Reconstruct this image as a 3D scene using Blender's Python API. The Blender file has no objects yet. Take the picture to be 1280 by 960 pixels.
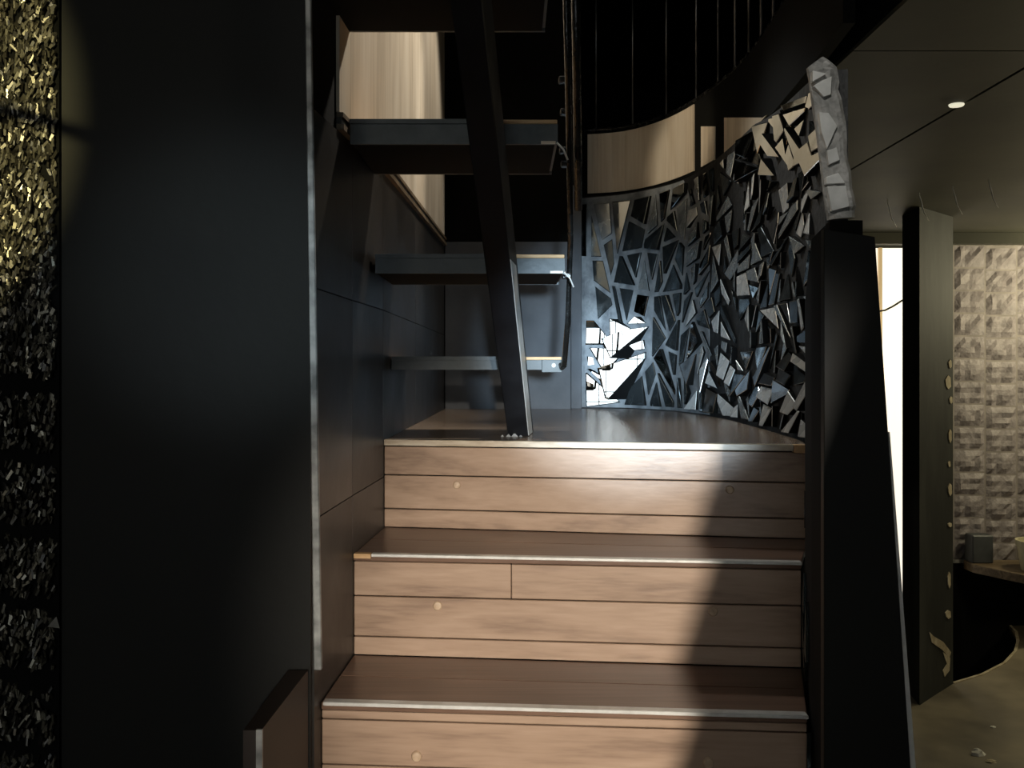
import bpy, math, random
from mathutils import Vector, Matrix, noise

# ------------------------------------------------------------------ camera
F = 1200.0            # focal length in pixels of the 1280x960 frame
EYE = 1.5             # eye height above the ground floor
HOR = 460.0           # horizon row
sc = bpy.context.scene
cd = bpy.data.cameras.new('camera')
cd.sensor_width = 36.0
cd.lens = F / 1280 * 36
cd.shift_y = -(480 - HOR) / 1280
cd.clip_start = 0.02
cam = bpy.data.objects.new('camera', cd)
cam.location = (0, 0, EYE)
cam.rotation_euler = (math.pi / 2, 0, 0)
sc.collection.objects.link(cam)
sc.camera = cam
sc.view_settings.view_transform = 'Standard'
sc.view_settings.look = 'None'
sc.view_settings.exposure = 0.0
sc.view_settings.gamma = 1.0
sc.view_settings.use_curve_mapping = False

# ------------------------------------------------------------------ world
w = bpy.data.worlds.new('world'); sc.world = w
w.use_nodes = True
w.node_tree.nodes['Background'].inputs[0].default_value = (1.0, 0.96, 0.80, 1)
w.node_tree.nodes['Background'].inputs[1].default_value = 0.022

# ------------------------------------------------------------------ lights
def spot(name, loc, target, power, color, angle, blend, radius):
    l = bpy.data.lights.new(name, 'SPOT')
    l.energy = power; l.color = color
    l.spot_size = math.radians(angle); l.spot_blend = blend
    l.shadow_soft_size = radius
    o = bpy.data.objects.new(name, l); sc.collection.objects.link(o)
    o.location = loc
    d = Vector(target) - Vector(loc)
    o.rotation_euler = d.to_track_quat('-Z', 'Y').to_euler()
    return o

def point(name, loc, power, color, radius):
    l = bpy.data.lights.new(name, 'POINT')
    l.energy = power; l.color = color; l.shadow_soft_size = radius
    o = bpy.data.objects.new(name, l); sc.collection.objects.link(o)
    o.location = loc
    return o

spot('daylight_beam', (0.342, -2.5, EYE + 0.40), (0.16, 1.9, 0.98), 720, (1.0, 0.92, 0.80), 18, 0.85, 0.02)
spot('cool_beam', (0.06, -0.30, EYE + 0.05), (0.38, 3.7, EYE + 0.02), 620, (0.62, 0.82, 1.0), 17, 1.0, 0.03)
spot('glare_beam', (0.10, -0.30, EYE + 0.05), (0.46, 3.72, EYE + 0.05), 900, (0.60, 0.80, 1.0), 7.5, 1.0, 0.03)  # added spot imitating lens glare around the brightest shards
spot('left_wall_beam', (-0.5, -1.9, EYE + 1.0), (-1.06, 1.46, EYE + 0.40), 620, (1.0, 0.88, 0.42), 13.2, 0.12, 0.03)
spot('left_glow', (0.3, -0.6, EYE + 0.1), (-0.44, 1.5, EYE + 0.14), 90, (0.7, 0.88, 1.0), 15, 1.0, 0.05)
spot('upper_left_lamp', (0.55, 2.7, EYE + 1.75), (-0.27, 2.35, EYE + 0.72), 95, (1.0, 0.92, 0.80), 55, 0.6, 0.05)
spot('upper_back_fill', (0.35, 3.1, EYE + 1.65), (-0.26, 3.15, EYE + 0.72), 36, (1.0, 0.92, 0.80), 50, 0.6, 0.05)  # added fill, evens out the veneer's far end
spot('upper_band_lamp', (-0.12, 2.55, EYE + 1.35), (0.60, 3.45, EYE + 0.83), 34, (1.0, 0.86, 0.66), 20, 0.6, 0.04)
spot('shard_fill', (-0.10, 3.2, EYE + 1.5), (0.66, 2.35, EYE - 0.05), 40, (0.95, 0.97, 0.95), 50, 0.8, 0.06)  # added unseen spot to brighten the right-hand shards
spot('plaster_fill', (0.1, 0.6, EYE + 1.3), (0.665, 1.93, EYE + 0.48), 46, (1.0, 0.97, 0.9), 13, 0.5, 0.04)  # added unseen spot for the broken plaster end
point('room_lamp', (3.30, 4.95, 1.98), 42, (1.0, 0.90, 0.58), 0.10)
point('right_room_fill', (3.3, 3.3, 1.5), 20, (1.0, 0.88, 0.60), 0.10)  # added unseen fill for the floor on the right
point('rear_fill', (-0.9, -1.4, 2.9), 12, (1.0, 0.94, 0.78), 0.12)  # added dim fill behind the viewer, lifts the blacks

# ------------------------------------------------------------------ helpers
COL = sc.collection
WLOC = {}

def px(x, y, d):
    """point at depth d (metres along +Y) whose image is the photo pixel (x, y)"""
    return Vector(((x - 640) * d / F, d, EYE - (y - HOR) * d / F))

def link(o, loc, parent):
    COL.objects.link(o)
    o.location = loc
    WLOC[o.name] = Vector(loc)
    if parent is not None:
        o.parent = parent
        o.matrix_parent_inverse = Matrix.Translation(-WLOC[parent.name])
    return o

def empty(name, loc):
    o = bpy.data.objects.new(name, None)
    o.empty_display_size = 0.05
    return link(o, loc, None)

def mk(name, verts, faces, mat, parent=None, bevel=0.0, smooth=False, origin=None):
    vs = [Vector(v) for v in verts]
    if origin is None:
        lo = Vector([min(v[i] for v in vs) for i in range(3)])
        hi = Vector([max(v[i] for v in vs) for i in range(3)])
        origin = (lo + hi) / 2
    origin = Vector(origin)
    me = bpy.data.meshes.new(name)
    me.from_pydata([v - origin for v in vs], [], faces)
    import bmesh
    bm = bmesh.new(); bm.from_mesh(me)
    bmesh.ops.recalc_face_normals(bm, faces=bm.faces)
    bm.to_mesh(me); bm.free()
    me.materials.append(mat)
    if smooth:
        for p in me.polygons: p.use_smooth = True
    o = bpy.data.objects.new(name, me)
    link(o, origin, parent)
    if bevel > 0:
        b = o.modifiers.new('bevel', 'BEVEL'); b.width = bevel; b.segments = 1
        b.limit_method = 'ANGLE'; b.angle_limit = math.radians(40)
    return o

BF = [(0, 3, 2, 1), (4, 5, 6, 7), (0, 1, 5, 4), (1, 2, 6, 5), (2, 3, 7, 6), (3, 0, 4, 7)]

def box_vf(x0, x1, y0, y1, z0, z1):
    return [(x0, y0, z0), (x1, y0, z0), (x1, y1, z0), (x0, y1, z0),
            (x0, y0, z1), (x1, y0, z1), (x1, y1, z1), (x0, y1, z1)], list(BF)

def box(name, x0, x1, y0, y1, z0, z1, mat, parent=None, bevel=0.0):
    v, f = box_vf(x0, x1, y0, y1, z0, z1)
    return mk(name, v, f, mat, parent, bevel)

def prism(name, plan, z0, z1, mat, parent=None, bevel=0.0):
    """vertical prism over a plan polygon [(x, y), ...]; z0 / z1 numbers or per-vertex lists"""
    n = len(plan)
    za = z0 if isinstance(z0, (list, tuple)) else [z0] * n
    zb = z1 if isinstance(z1, (list, tuple)) else [z1] * n
    v = [(p[0], p[1], za[i]) for i, p in enumerate(plan)] + [(p[0], p[1], zb[i]) for i, p in enumerate(plan)]
    f = [tuple(range(n)), tuple(range(n, 2 * n))]
    f += [(i, (i + 1) % n, n + (i + 1) % n, n + i) for i in range(n)]
    return mk(name, v, f, mat, parent, bevel)

def slab(name, poly, off, mat, parent=None, bevel=0.0):
    """a 3D polygon given thickness by the offset vector"""
    off = Vector(off); n = len(poly)
    v = [Vector(p) for p in poly] + [Vector(p) + off for p in poly]
    f = [tuple(range(n)), tuple(range(n, 2 * n))]
    f += [(i, (i + 1) % n, n + (i + 1) % n, n + i) for i in range(n)]
    return mk(name, v, f, mat, parent, bevel)

def tube_vf(path, r, seg=8, base=0):
    path = [Vector(p) for p in path]
    v, f = [], []
    for i, p in enumerate(path):
        a = path[max(i - 1, 0)]; b = path[min(i + 1, len(path) - 1)]
        t = (b - a).normalized()
        up = Vector((0, 0, 1)) if abs(t.z) < 0.9 else Vector((1, 0, 0))
        s = t.cross(up).normalized(); u = s.cross(t)
        rr = r[i] if isinstance(r, (list, tuple)) else r
        for k in range(seg):
            an = 2 * math.pi * k / seg
            v.append(p + s * math.cos(an) * rr + u * math.sin(an) * rr)
    for i in range(len(path) - 1):
        for k in range(seg):
            a = base + i * seg + k; b = base + i * seg + (k + 1) % seg
            f.append((a, b, b + seg, a + seg))
    f.append(tuple(base + k for k in range(seg)))
    e = base + (len(path) - 1) * seg
    f.append(tuple(e + k for k in range(seg)))
    return v, f

def tube(name, path, r, mat, parent=None, seg=8):
    v, f = tube_vf(path, r, seg)
    return mk(name, v, f, mat, parent, smooth=True)

def lathe(name, c, prof, mat, parent=None, seg=24, axis='z'):
    """prof: list of (radius, height)"""
    v, f = [], []
    for r, h in prof:
        for k in range(seg):
            a = 2 * math.pi * k / seg
            if axis == 'z':
                v.append((c[0] + r * math.cos(a), c[1] + r * math.sin(a), c[2] + h))
            else:
                v.append((c[0] + r * math.cos(a), c[1] - h, c[2] + r * math.sin(a)))
    for i in range(len(prof) - 1):
        for k in range(seg):
            f.append((i * seg + k, i * seg + (k + 1) % seg, (i + 1) * seg + (k + 1) % seg, (i + 1) * seg + k))
    f.append(tuple(range(seg)))
    f.append(tuple((len(prof) - 1) * seg + k for k in range(seg)))
    return mk(name, v, f, mat, parent)

def tag(o, label=None, cat=None, group=None, kind=None):
    if label: o['label'] = label
    if cat: o['category'] = cat
    if group: o['group'] = group
    if kind: o['kind'] = kind
    return o

def struct(o, label=None):
    o['kind'] = 'structure'
    if label: o['label'] = label
    return o

def lerp(a, b, t): return a + (b - a) * t

def interp(tab, y):
    if y <= tab[0][0]: return tab[0][1]
    for (a, va), (b, vb) in zip(tab, tab[1:]):
        if y <= b: return lerp(va, vb, (y - a) / (b - a))
    return tab[-1][1]

# ------------------------------------------------------------------ materials
def new_mat(name):
    m = bpy.data.materials.new(name); m.use_nodes = True
    nt = m.node_tree
    return m, nt, nt.nodes['Principled BSDF']

def N(nt, t, **kw):
    n = nt.nodes.new(t)
    for k, v in kw.items(): setattr(n, k, v)
    return n

def mottled(name, c1, c2, scale=6.0, rough=0.5, rough2=None, metal=0.0, bump=0.0, bscale=None, stretch=(1, 1, 1), detail=5, spec=0.5, rnd=True, lo=0.35, hi=0.65):
    m, nt, b = new_mat(name)
    tc = N(nt, 'ShaderNodeTexCoord')
    mp = N(nt, 'ShaderNodeMapping'); mp.inputs['Scale'].default_value = stretch
    src = tc.outputs['Object']
    if rnd:
        oi = N(nt, 'ShaderNodeObjectInfo')
        ad = N(nt, 'ShaderNodeVectorMath', operation='MULTIPLY_ADD')
        nt.links.new(oi.outputs['Random'], ad.inputs[0]); ad.inputs[1].default_value = (17, 31, 53)
        nt.links.new(src, ad.inputs[2]); src = ad.outputs[0]
    nt.links.new(src, mp.inputs[0])
    nz = N(nt, 'ShaderNodeTexNoise'); nz.inputs['Scale'].default_value = scale; nz.inputs['Detail'].default_value = detail
    nt.links.new(mp.outputs[0], nz.inputs['Vector'])
    cr = N(nt, 'ShaderNodeValToRGB')
    cr.color_ramp.elements[0].position = lo; cr.color_ramp.elements[0].color = (*c1, 1)
    cr.color_ramp.elements[1].position = hi; cr.color_ramp.elements[1].color = (*c2, 1)
    nt.links.new(nz.outputs[0], cr.inputs[0]); nt.links.new(cr.outputs[0], b.inputs['Base Color'])
    b.inputs['Roughness'].default_value = rough
    b.inputs['Specular IOR Level'].default_value = spec
    if rough2 is not None:
        mr = N(nt, 'ShaderNodeMapRange'); mr.inputs[3].default_value = rough; mr.inputs[4].default_value = rough2
        mr.inputs[1].default_value = 0.3; mr.inputs[2].default_value = 0.7
        nt.links.new(nz.outputs[0], mr.inputs[0]); nt.links.new(mr.outputs[0], b.inputs['Roughness'])
    b.inputs['Metallic'].default_value = metal
    if bump:
        n2 = N(nt, 'ShaderNodeTexNoise'); n2.inputs['Scale'].default_value = bscale or scale * 4; n2.inputs['Detail'].default_value = 6
        nt.links.new(mp.outputs[0], n2.inputs['Vector'])
        bp = N(nt, 'ShaderNodeBump'); bp.inputs['Strength'].default_value = bump; bp.inputs['Distance'].default_value = 0.01
        nt.links.new(n2.outputs[0], bp.inputs['Height']); nt.links.new(bp.outputs[0], b.inputs['Normal'])
    return m

def wood(name, c_dark, c_mid, c_light, rough=0.4, vertical=False, rings=9.0, scale=1.0):
    m, nt, b = new_mat(name)
    tc = N(nt, 'ShaderNodeTexCoord'); oi = N(nt, 'ShaderNodeObjectInfo')
    ad = N(nt, 'ShaderNodeVectorMath', operation='MULTIPLY_ADD')
    nt.links.new(oi.outputs['Random'], ad.inputs[0]); ad.inputs[1].default_value = (23, 37, 71)
    nt.links.new(tc.outputs['Object'], ad.inputs[2])
    mp = N(nt, 'ShaderNodeMapping')
    s = (0.9, 9, 9) if not vertical else (5, 5, 0.9)
    mp.inputs['Scale'].default_value = tuple(k * scale for k in s)
    nt.links.new(ad.outputs[0], mp.inputs[0])
    n1 = N(nt, 'ShaderNodeTexNoise'); n1.inputs['Scale'].default_value = 1.4; n1.inputs['Detail'].default_value = 2; n1.inputs['Distortion'].default_value = 0.4
    nt.links.new(mp.outputs[0], n1.inputs['Vector'])
    mu = N(nt, 'ShaderNodeMath', operation='MULTIPLY'); mu.inputs[1].default_value = rings
    nt.links.new(n1.outputs[0], mu.inputs[0])
    pp = N(nt, 'ShaderNodeMath', operation='PINGPONG'); pp.inputs[1].default_value = 1.0
    nt.links.new(mu.outputs[0], pp.inputs[0])
    mp2 = N(nt, 'ShaderNodeMapping')
    s2 = (6, 160, 160) if not vertical else (110, 110, 4)
    mp2.inputs['Scale'].default_value = s2
    nt.links.new(ad.outputs[0], mp2.inputs[0])
    n2 = N(nt, 'ShaderNodeTexNoise'); n2.inputs['Scale'].default_value = 1.0; n2.inputs['Detail'].default_value = 4
    nt.links.new(mp2.outputs[0], n2.inputs['Vector'])
    mx = N(nt, 'ShaderNodeMath', operation='MULTIPLY_ADD'); mx.inputs[1].default_value = 0.45
    nt.links.new(pp.outputs[0], mx.inputs[0])
    m2 = N(nt, 'ShaderNodeMath', operation='MULTIPLY'); m2.inputs[1].default_value = 0.75
    nt.links.new(n2.outputs[0], m2.inputs[0]); nt.links.new(m2.outputs[0], mx.inputs[2])
    cr = N(nt, 'ShaderNodeValToRGB'); e = cr.color_ramp.elements
    e[0].position = 0.22; e[0].color = (*c_dark, 1)
    e[1].position = 0.9; e[1].color = (*c_light, 1)
    q = e.new(0.55); q.color = (*c_mid, 1)
    nt.links.new(mx.outputs[0], cr.inputs[0])
    nt.links.new(cr.outputs[0], b.inputs['Base Color'])
    b.inputs['Roughness'].default_value = rough
    bp = N(nt, 'ShaderNodeBump'); bp.inputs['Strength'].default_value = 0.12; bp.inputs['Distance'].default_value = 0.002
    nt.links.new(n2.outputs[0], bp.inputs['Height']); nt.links.new(bp.outputs[0], b.inputs['Normal'])
    return m

def emit(name, col, strength):
    m, nt, b = new_mat(name)
    b.inputs['Base Color'].default_value = (*col, 1)
    b.inputs['Emission Color'].default_value = (*col, 1)
    b.inputs['Emission Strength'].default_value = strength
    return m

M = {}
M['black_wall'] = mottled('black_lacquered_panel', (0.0075, 0.007, 0.0055), (0.011, 0.0105, 0.008), 3, 0.55, 0.66, bump=0.06, bscale=30, spec=0.28)
M['black_dado'] = mottled('black_stained_board', (0.010, 0.008, 0.006), (0.019, 0.015, 0.011), 4, 0.34, 0.48, bump=0.10, bscale=16)
M['brown_side'] = mottled('dark_brown_board', (0.016, 0.009, 0.005), (0.026, 0.014, 0.008), 4, 0.55)
M['void'] = mottled('matt_black', (0.004, 0.004, 0.004), (0.007, 0.007, 0.006), 3, 0.9, spec=0.1)
M['grey_wall'] = mottled('worn_grey_plaster', (0.085, 0.090, 0.098), (0.14, 0.145, 0.155), 5, 0.7, bump=0.15)
M['olive'] = mottled('dark_olive_ceiling', (0.05, 0.049, 0.033), (0.08, 0.077, 0.05), 2.2, 0.6, bump=0.08, bscale=12)
M['floor'] = mottled('stained_brown_floor', (0.065, 0.052, 0.033), (0.21, 0.175, 0.115), 2.6, 0.45, 0.7, bump=0.12, detail=9)
M['trim'] = mottled('scuffed_metal_edge', (0.16, 0.16, 0.15), (0.50, 0.49, 0.46), 26, 0.45, metal=0.2)
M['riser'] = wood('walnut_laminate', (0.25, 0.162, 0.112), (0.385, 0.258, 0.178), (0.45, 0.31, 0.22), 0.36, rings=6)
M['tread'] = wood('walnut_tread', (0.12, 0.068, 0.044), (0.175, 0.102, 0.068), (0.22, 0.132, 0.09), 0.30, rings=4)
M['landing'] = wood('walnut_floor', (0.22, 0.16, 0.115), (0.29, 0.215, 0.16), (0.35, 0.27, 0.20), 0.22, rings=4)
M['nosing'] = mottled('brushed_aluminium', (0.68, 0.66, 0.61), (0.85, 0.83, 0.78), 40, 0.35, metal=0.25)
M['pale_nosing'] = mottled('pale_oak_edge', (0.48, 0.38, 0.27), (0.70, 0.60, 0.47), 14, 0.35, stretch=(1, 6, 6))
M['raw_wood'] = mottled('raw_wood_edge', (0.55, 0.33, 0.15), (0.72, 0.46, 0.24), 20, 0.6, stretch=(1, 8, 8))
M['plug'] = mottled('pale_wooden_plug', (0.40, 0.27, 0.17), (0.60, 0.44, 0.30), 60, 0.5)
M['steel'] = mottled('grey_black_steel', (0.04, 0.048, 0.05), (0.10, 0.11, 0.11), 14, 0.45, 0.6, metal=0.15, bump=0.1)
M['beam'] = mottled('black_painted_steel', (0.007, 0.007, 0.008), (0.014, 0.014, 0.016), 10, 0.45, 0.6, bump=0.05, spec=0.25)
M['rod'] = mottled('dark_grey_rod', (0.05, 0.05, 0.05), (0.20, 0.20, 0.20), 12, 0.25, metal=0.5, stretch=(1, 1, .6))
M['gloss_black'] = mottled('glossy_black_rod', (0.006, 0.006, 0.006), (0.014, 0.014, 0.013), 30, 0.16, 0.35, bump=0.3, bscale=60)
M['beige'] = wood('pale_veined_veneer', (0.44, 0.36, 0.26), (0.58, 0.49, 0.37), (0.66, 0.58, 0.46), 0.45, vertical=True, rings=5)
M['grout_glare'] = mottled('glare_tinted_mortar', (0.12, 0.13, 0.14), (0.26, 0.28, 0.29), 18, 0.5, bump=0.4, bscale=40)  # glare on the far mortar is put into this lighter grey
M['grout'] = mottled('black_mortar', (0.005, 0.005, 0.005), (0.012, 0.012, 0.0115), 18, 0.6, bump=0.4, bscale=40)
M['plaster'] = mottled('broken_grey_plaster', (0.15, 0.15, 0.142), (0.30, 0.295, 0.28), 30, 0.8, bump=0.5, bscale=70)
M['chip_glass'] = mottled('grey_glass_fragment', (0.55, 0.55, 0.53), (0.72, 0.72, 0.70), 25, 0.25, metal=0.3)
M['brick'] = mottled('mauve_foam_brick', (0.19, 0.165, 0.17), (0.30, 0.265, 0.27), 14, 0.6, bump=0.6, bscale=45)
M['brick_gap'] = mottled('foam_joint', (0.20, 0.175, 0.165), (0.28, 0.245, 0.23), 14, 0.7)
M['pillar'] = mottled('scuffed_black_paint', (0.014, 0.0145, 0.0125), (0.044, 0.045, 0.039), 5, 0.7, bump=0.12, spec=0.25, stretch=(1, 1, 0.3), lo=0.4, hi=0.75)
M['peel'] = mottled('exposed_plaster', (0.25, 0.20, 0.12), (0.42, 0.36, 0.25), 20, 0.85, bump=0.3)
M['white_bit'] = mottled('white_plaster_bit', (0.62, 0.60, 0.54), (0.78, 0.76, 0.70), 30, 0.8)
M['cream_pot'] = mottled('cream_pot', (0.40, 0.37, 0.24), (0.55, 0.50, 0.34), 8, 0.6)
M['dark_box'] = mottled('dark_grey_box', (0.03, 0.033, 0.036), (0.06, 0.065, 0.07), 8, 0.5)
M['shelf'] = wood('worn_shelf_wood', (0.06, 0.04, 0.02), (0.11, 0.075, 0.04), (0.18, 0.13, 0.08), 0.5)
M['bright'] = emit('bright_daylit_glass', (1.0, 0.93, 0.78), 1.05)
M['bright_frame'] = emit('glowing_frame', (0.85, 0.62, 0.34), 0.30)  # frame strip glows by itself to look daylit
M['sky_glass'] = emit('daylight_window_glass', (0.90, 0.97, 1.0), 2.6)
M['lamp_glass'] = emit('lamp_lens', (1.0, 0.95, 0.72), 0.75)
M['cable'] = mottled('black_cable', (0.02, 0.02, 0.02), (0.04, 0.04, 0.035), 20, 0.4)

def mirror(name, col, rough, metal=1.0, spread=0.22):
    m, nt, b = new_mat(name)
    tc = N(nt, 'ShaderNodeTexCoord')
    nz = N(nt, 'ShaderNodeTexNoise'); nz.inputs['Scale'].default_value = 22; nz.inputs['Detail'].default_value = 4
    nt.links.new(tc.outputs['Object'], nz.inputs['Vector'])
    mr = N(nt, 'ShaderNodeMapRange'); mr.inputs[1].default_value = 0.4; mr.inputs[2].default_value = 0.75
    mr.inputs[3].default_value = rough; mr.inputs[4].default_value = rough + spread
    nt.links.new(nz.outputs[0], mr.inputs[0]); nt.links.new(mr.outputs[0], b.inputs['Roughness'])
    b.inputs['Base Color'].default_value = (*col, 1); b.inputs['Metallic'].default_value = metal
    return m
M['mirror'] = mirror('clear_mirror', (0.80, 0.84, 0.84), 0.02)
M['mirror_grey'] = mirror('dusty_mirror', (0.44, 0.475, 0.48), 0.16, 0.65)
M['mirror_glint'] = mirror('reflection_toned_mirror', (0.68, 0.69, 0.67), 0.22, 0.35)  # pale diffuse tone stands in for bright reflections
M['mirror_dark'] = mirror('smoked_mirror', (0.20, 0.23, 0.24), 0.08, 0.9)
M['mirror_white'] = mirror('clean_mirror', (0.90, 0.94, 0.95), 0.0, 1.0, 0.02)
MCH = []
for i, c in enumerate([(0.13, 0.12, 0.09), (0.24, 0.22, 0.17), (0.05, 0.045, 0.035), (0.02, 0.018, 0.015)]):
    MCH.append(mottled('metallic_chip_%s' % 'abcd'[i], tuple(k * .7 for k in c), c, 40, 0.32, metal=0.55))

rng = random.Random(7)

# ------------------------------------------------------------------ setting: floor and pit
H_CEIL = 0.72
edge = [(1.60, 5.75), (1.838, 4.50), (1.812, 4.268), (2.098, 4.57), (2.30, 4.70), (2.50, 4.88), (2.66, 5.08), (2.78, 5.28), (2.86, 5.45), (2.90, 5.60)]
fl = struct(prism('floor', [(-3.0, -3.2), (4.2, -3.2), (4.2, 5.6)] + edge[::-1] + [(-3.0, 5.75)], -0.04, 0.0, M['floor']))
struct(box('floor_pit', 1.5, 4.2, 4.0, 6.6, -0.75, -0.70, M['void']))
# pale worn lip along the curved floor edge
ep = [Vector((x, y, 0.004)) for x, y in edge[3:]]
v = []
for i, p in enumerate(ep):
    t = (ep[min(i + 1, len(ep) - 1)] - ep[max(i - 1, 0)]).normalized(); n = Vector((t.y, -t.x, 0))
    v += [p + n * -0.004, p + n * 0.010, p + n * 0.010 + Vector((0, 0, -.02)), p + n * -0.004 + Vector((0, 0, -.02))]
f = []
for i in range(len(ep) - 1):
    for k in range(4): f.append((i * 4 + k, i * 4 + (k + 1) % 4, i * 4 + 4 + (k + 1) % 4, i * 4 + 4 + k))
mk('edge_strip', v, f, M['peel'], fl)

# ------------------------------------------------------------------ left side wall of the stairs
LW = [(1.0, -0.335), (1.5, -0.310), (1.8, -0.297), (2.1, -0.280), (3.65, -0.2585), (3.9, -0.255)]
def XL(y): return interp(LW, y)
DADO = [(1.5, 1.905), (1.67, 1.915), (3.65, 1.965)]
def ZD(y): return interp(DADO, y)

ys = [1.501, 1.8, 2.1, 3.70]
plan = [(XL(y) - 0.004, y) for y in ys] + [(-0.36, 3.70), (-0.36, 1.501)]
wl = struct(prism('wall_left', plan, 0.0, 3.3, M['void']))
yj = [1.502, 1.79, 2.09, 2.70, 3.66]
zj = [[0.70, 1.262], [1.262, 1.626], [1.626, None]]
for a, b in zip(yj, yj[1:]):
    mids = [y for y in (1.8, 2.1) if a + .02 < y < b - .02]
    yy = [a + .0012] + mids + [b - .0012]
    for z0, z1 in zj:
        f_ = [(XL(y), y) for y in yy]
        bk = [(XL(y) - 0.003, y) for y in yy[::-1]]
        n = len(yy)
        za = [z0 + .001] * (2 * n)
        top = [(z1 - .001 if z1 else ZD(y)) for y in yy]
        prism('wall_panel', f_ + bk, za, top + top[::-1], M['black_dado'], wl)
# dado moulding and pale veneer above
for k, (d, zz, hh, mt) in enumerate([(0.010, 0.0, 0.010, 'shelf'), (0.006, 0.010, 0.012, 'black_dado'), (0.009, 0.022, 0.008, 'shelf')]):
    yy = [1.67, 2.1, 3.66]
    pl = [(XL(y) + d, y) for y in yy] + [(XL(y) - .003, y) for y in yy[::-1]]
    zb = [ZD(y) + zz for y in yy]; zb = zb + zb[::-1]
    prism('dado_moulding', pl, zb, [z + hh for z in zb], M[mt], wl)
for a, b in [(1.668, 1.76), (1.761, 2.62), (2.621, 3.64)]:
    yy = [a] + [y for y in (1.8, 2.1) if a + .02 < y < b - .02] + [b]
    pl = [(XL(y) + .003, y) for y in yy] + [(XL(y) - .003, y) for y in yy[::-1]]
    zb = [ZD(y) + .031 for y in yy]; zb = zb + zb[::-1]
    prism('veneer_panel', pl, zb, [3.25] * len(pl), M['beige'], wl)

# ------------------------------------------------------------------ black wall facing the viewer, left of the stairs
wf = struct(prism('wall_front', [(-0.712, 1.490), (-0.3125, 1.490), (-0.3125, 1.500), (-0.712, 1.500)], 0.0, 3.3, M['black_wall']))
a0 = px(381, 0, 1.480); a1 = px(388.5, 0, 1.480); b1 = px(402, 838, 1.480); b0 = px(392, 838, 1.480)
t_ = 1.12
A0 = b0 + (a0 - b0) * t_; A1 = b1 + (a1 - b1) * t_
st = struct(slab('trim_1', [b0, b1, A1, A0], (0, 0.0095, 0), M['trim'], bevel=0.0015))
# low side board next to the lowest visible step
wb = struct(prism('wall_low_side', [(-0.345, 1.232), (-0.3215, 1.232), (-0.314, 1.478), (-0.345, 1.478)], 0.0, 1.035, M['brown_side']))
mk('end_strip', *box_vf(-0.3275, -0.3195, 1.228, 1.2325, 0.0, 1.037), M['trim'], wb)

# back wall of the landing
wbk = struct(box('wall_back', -0.36, 0.262, 3.70, 3.76, 0.9, 3.3, M['void']))
box('lower_panel', -0.2565, 0.225, 3.690, 3.6995, 1.343, 1.985, M['grey_wall'], wbk)
box('upper_panel', -0.2565, 0.225, 3.692, 3.6995, 1.988, 3.29, M['void'], wbk)
struct(prism('trim_2', [(0.226, 3.675), (0.268, 3.69), (0.268, 3.74), (0.226, 3.74)], 1.343, 2.20, M['grey_wall'], bevel=0.003))

# ------------------------------------------------------------------ lower flight
STEP = [  # front line left / right (Y), height
    (2.10, 1.95, 1.343), (1.80, 1.72, 1.152), (1.55, 1.49, 0.962), (1.29, 1.25, 0.772)]
RW = [(1.0, 0.372), (1.25, 0.415), (1.49, 0.458), (1.72, 0.518), (1.95, 0.602), (2.05, 0.640)]
def XR(y): return interp(RW, y)
stairs = empty('lower_staircase', (0.15, 1.25, 0.0))
tag(stairs, 'three wide walnut steps rising to the landing with pale metal nosings', 'stairs')
lines = []
for yl, yr, z in STEP:
    p = Vector((XL(yl) + 0.001, yl, 0)); q = Vector((XR(yr), yr, 0))
    lines.append((p, q, z))
NRM = Vector((0.08, 0.99, 0)).normalized()
RT = 0.010
def along(p, q, t): return p + (q - p) * t
riser_j = [[0.0, .355, .77, 1.0], [0.0, .37, .80, 1.0], [0.0, .085, .50, .92, 1.0], [0.0, .4, .8, 1.0]]
plug_px = [[(571, 606), (912, 612)], [(547, 757), (891, 764)], [(521, 945), (885, 953)], []]

def back(p, d, side):
    return Vector((p.x, p.y + d, 0))

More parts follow.
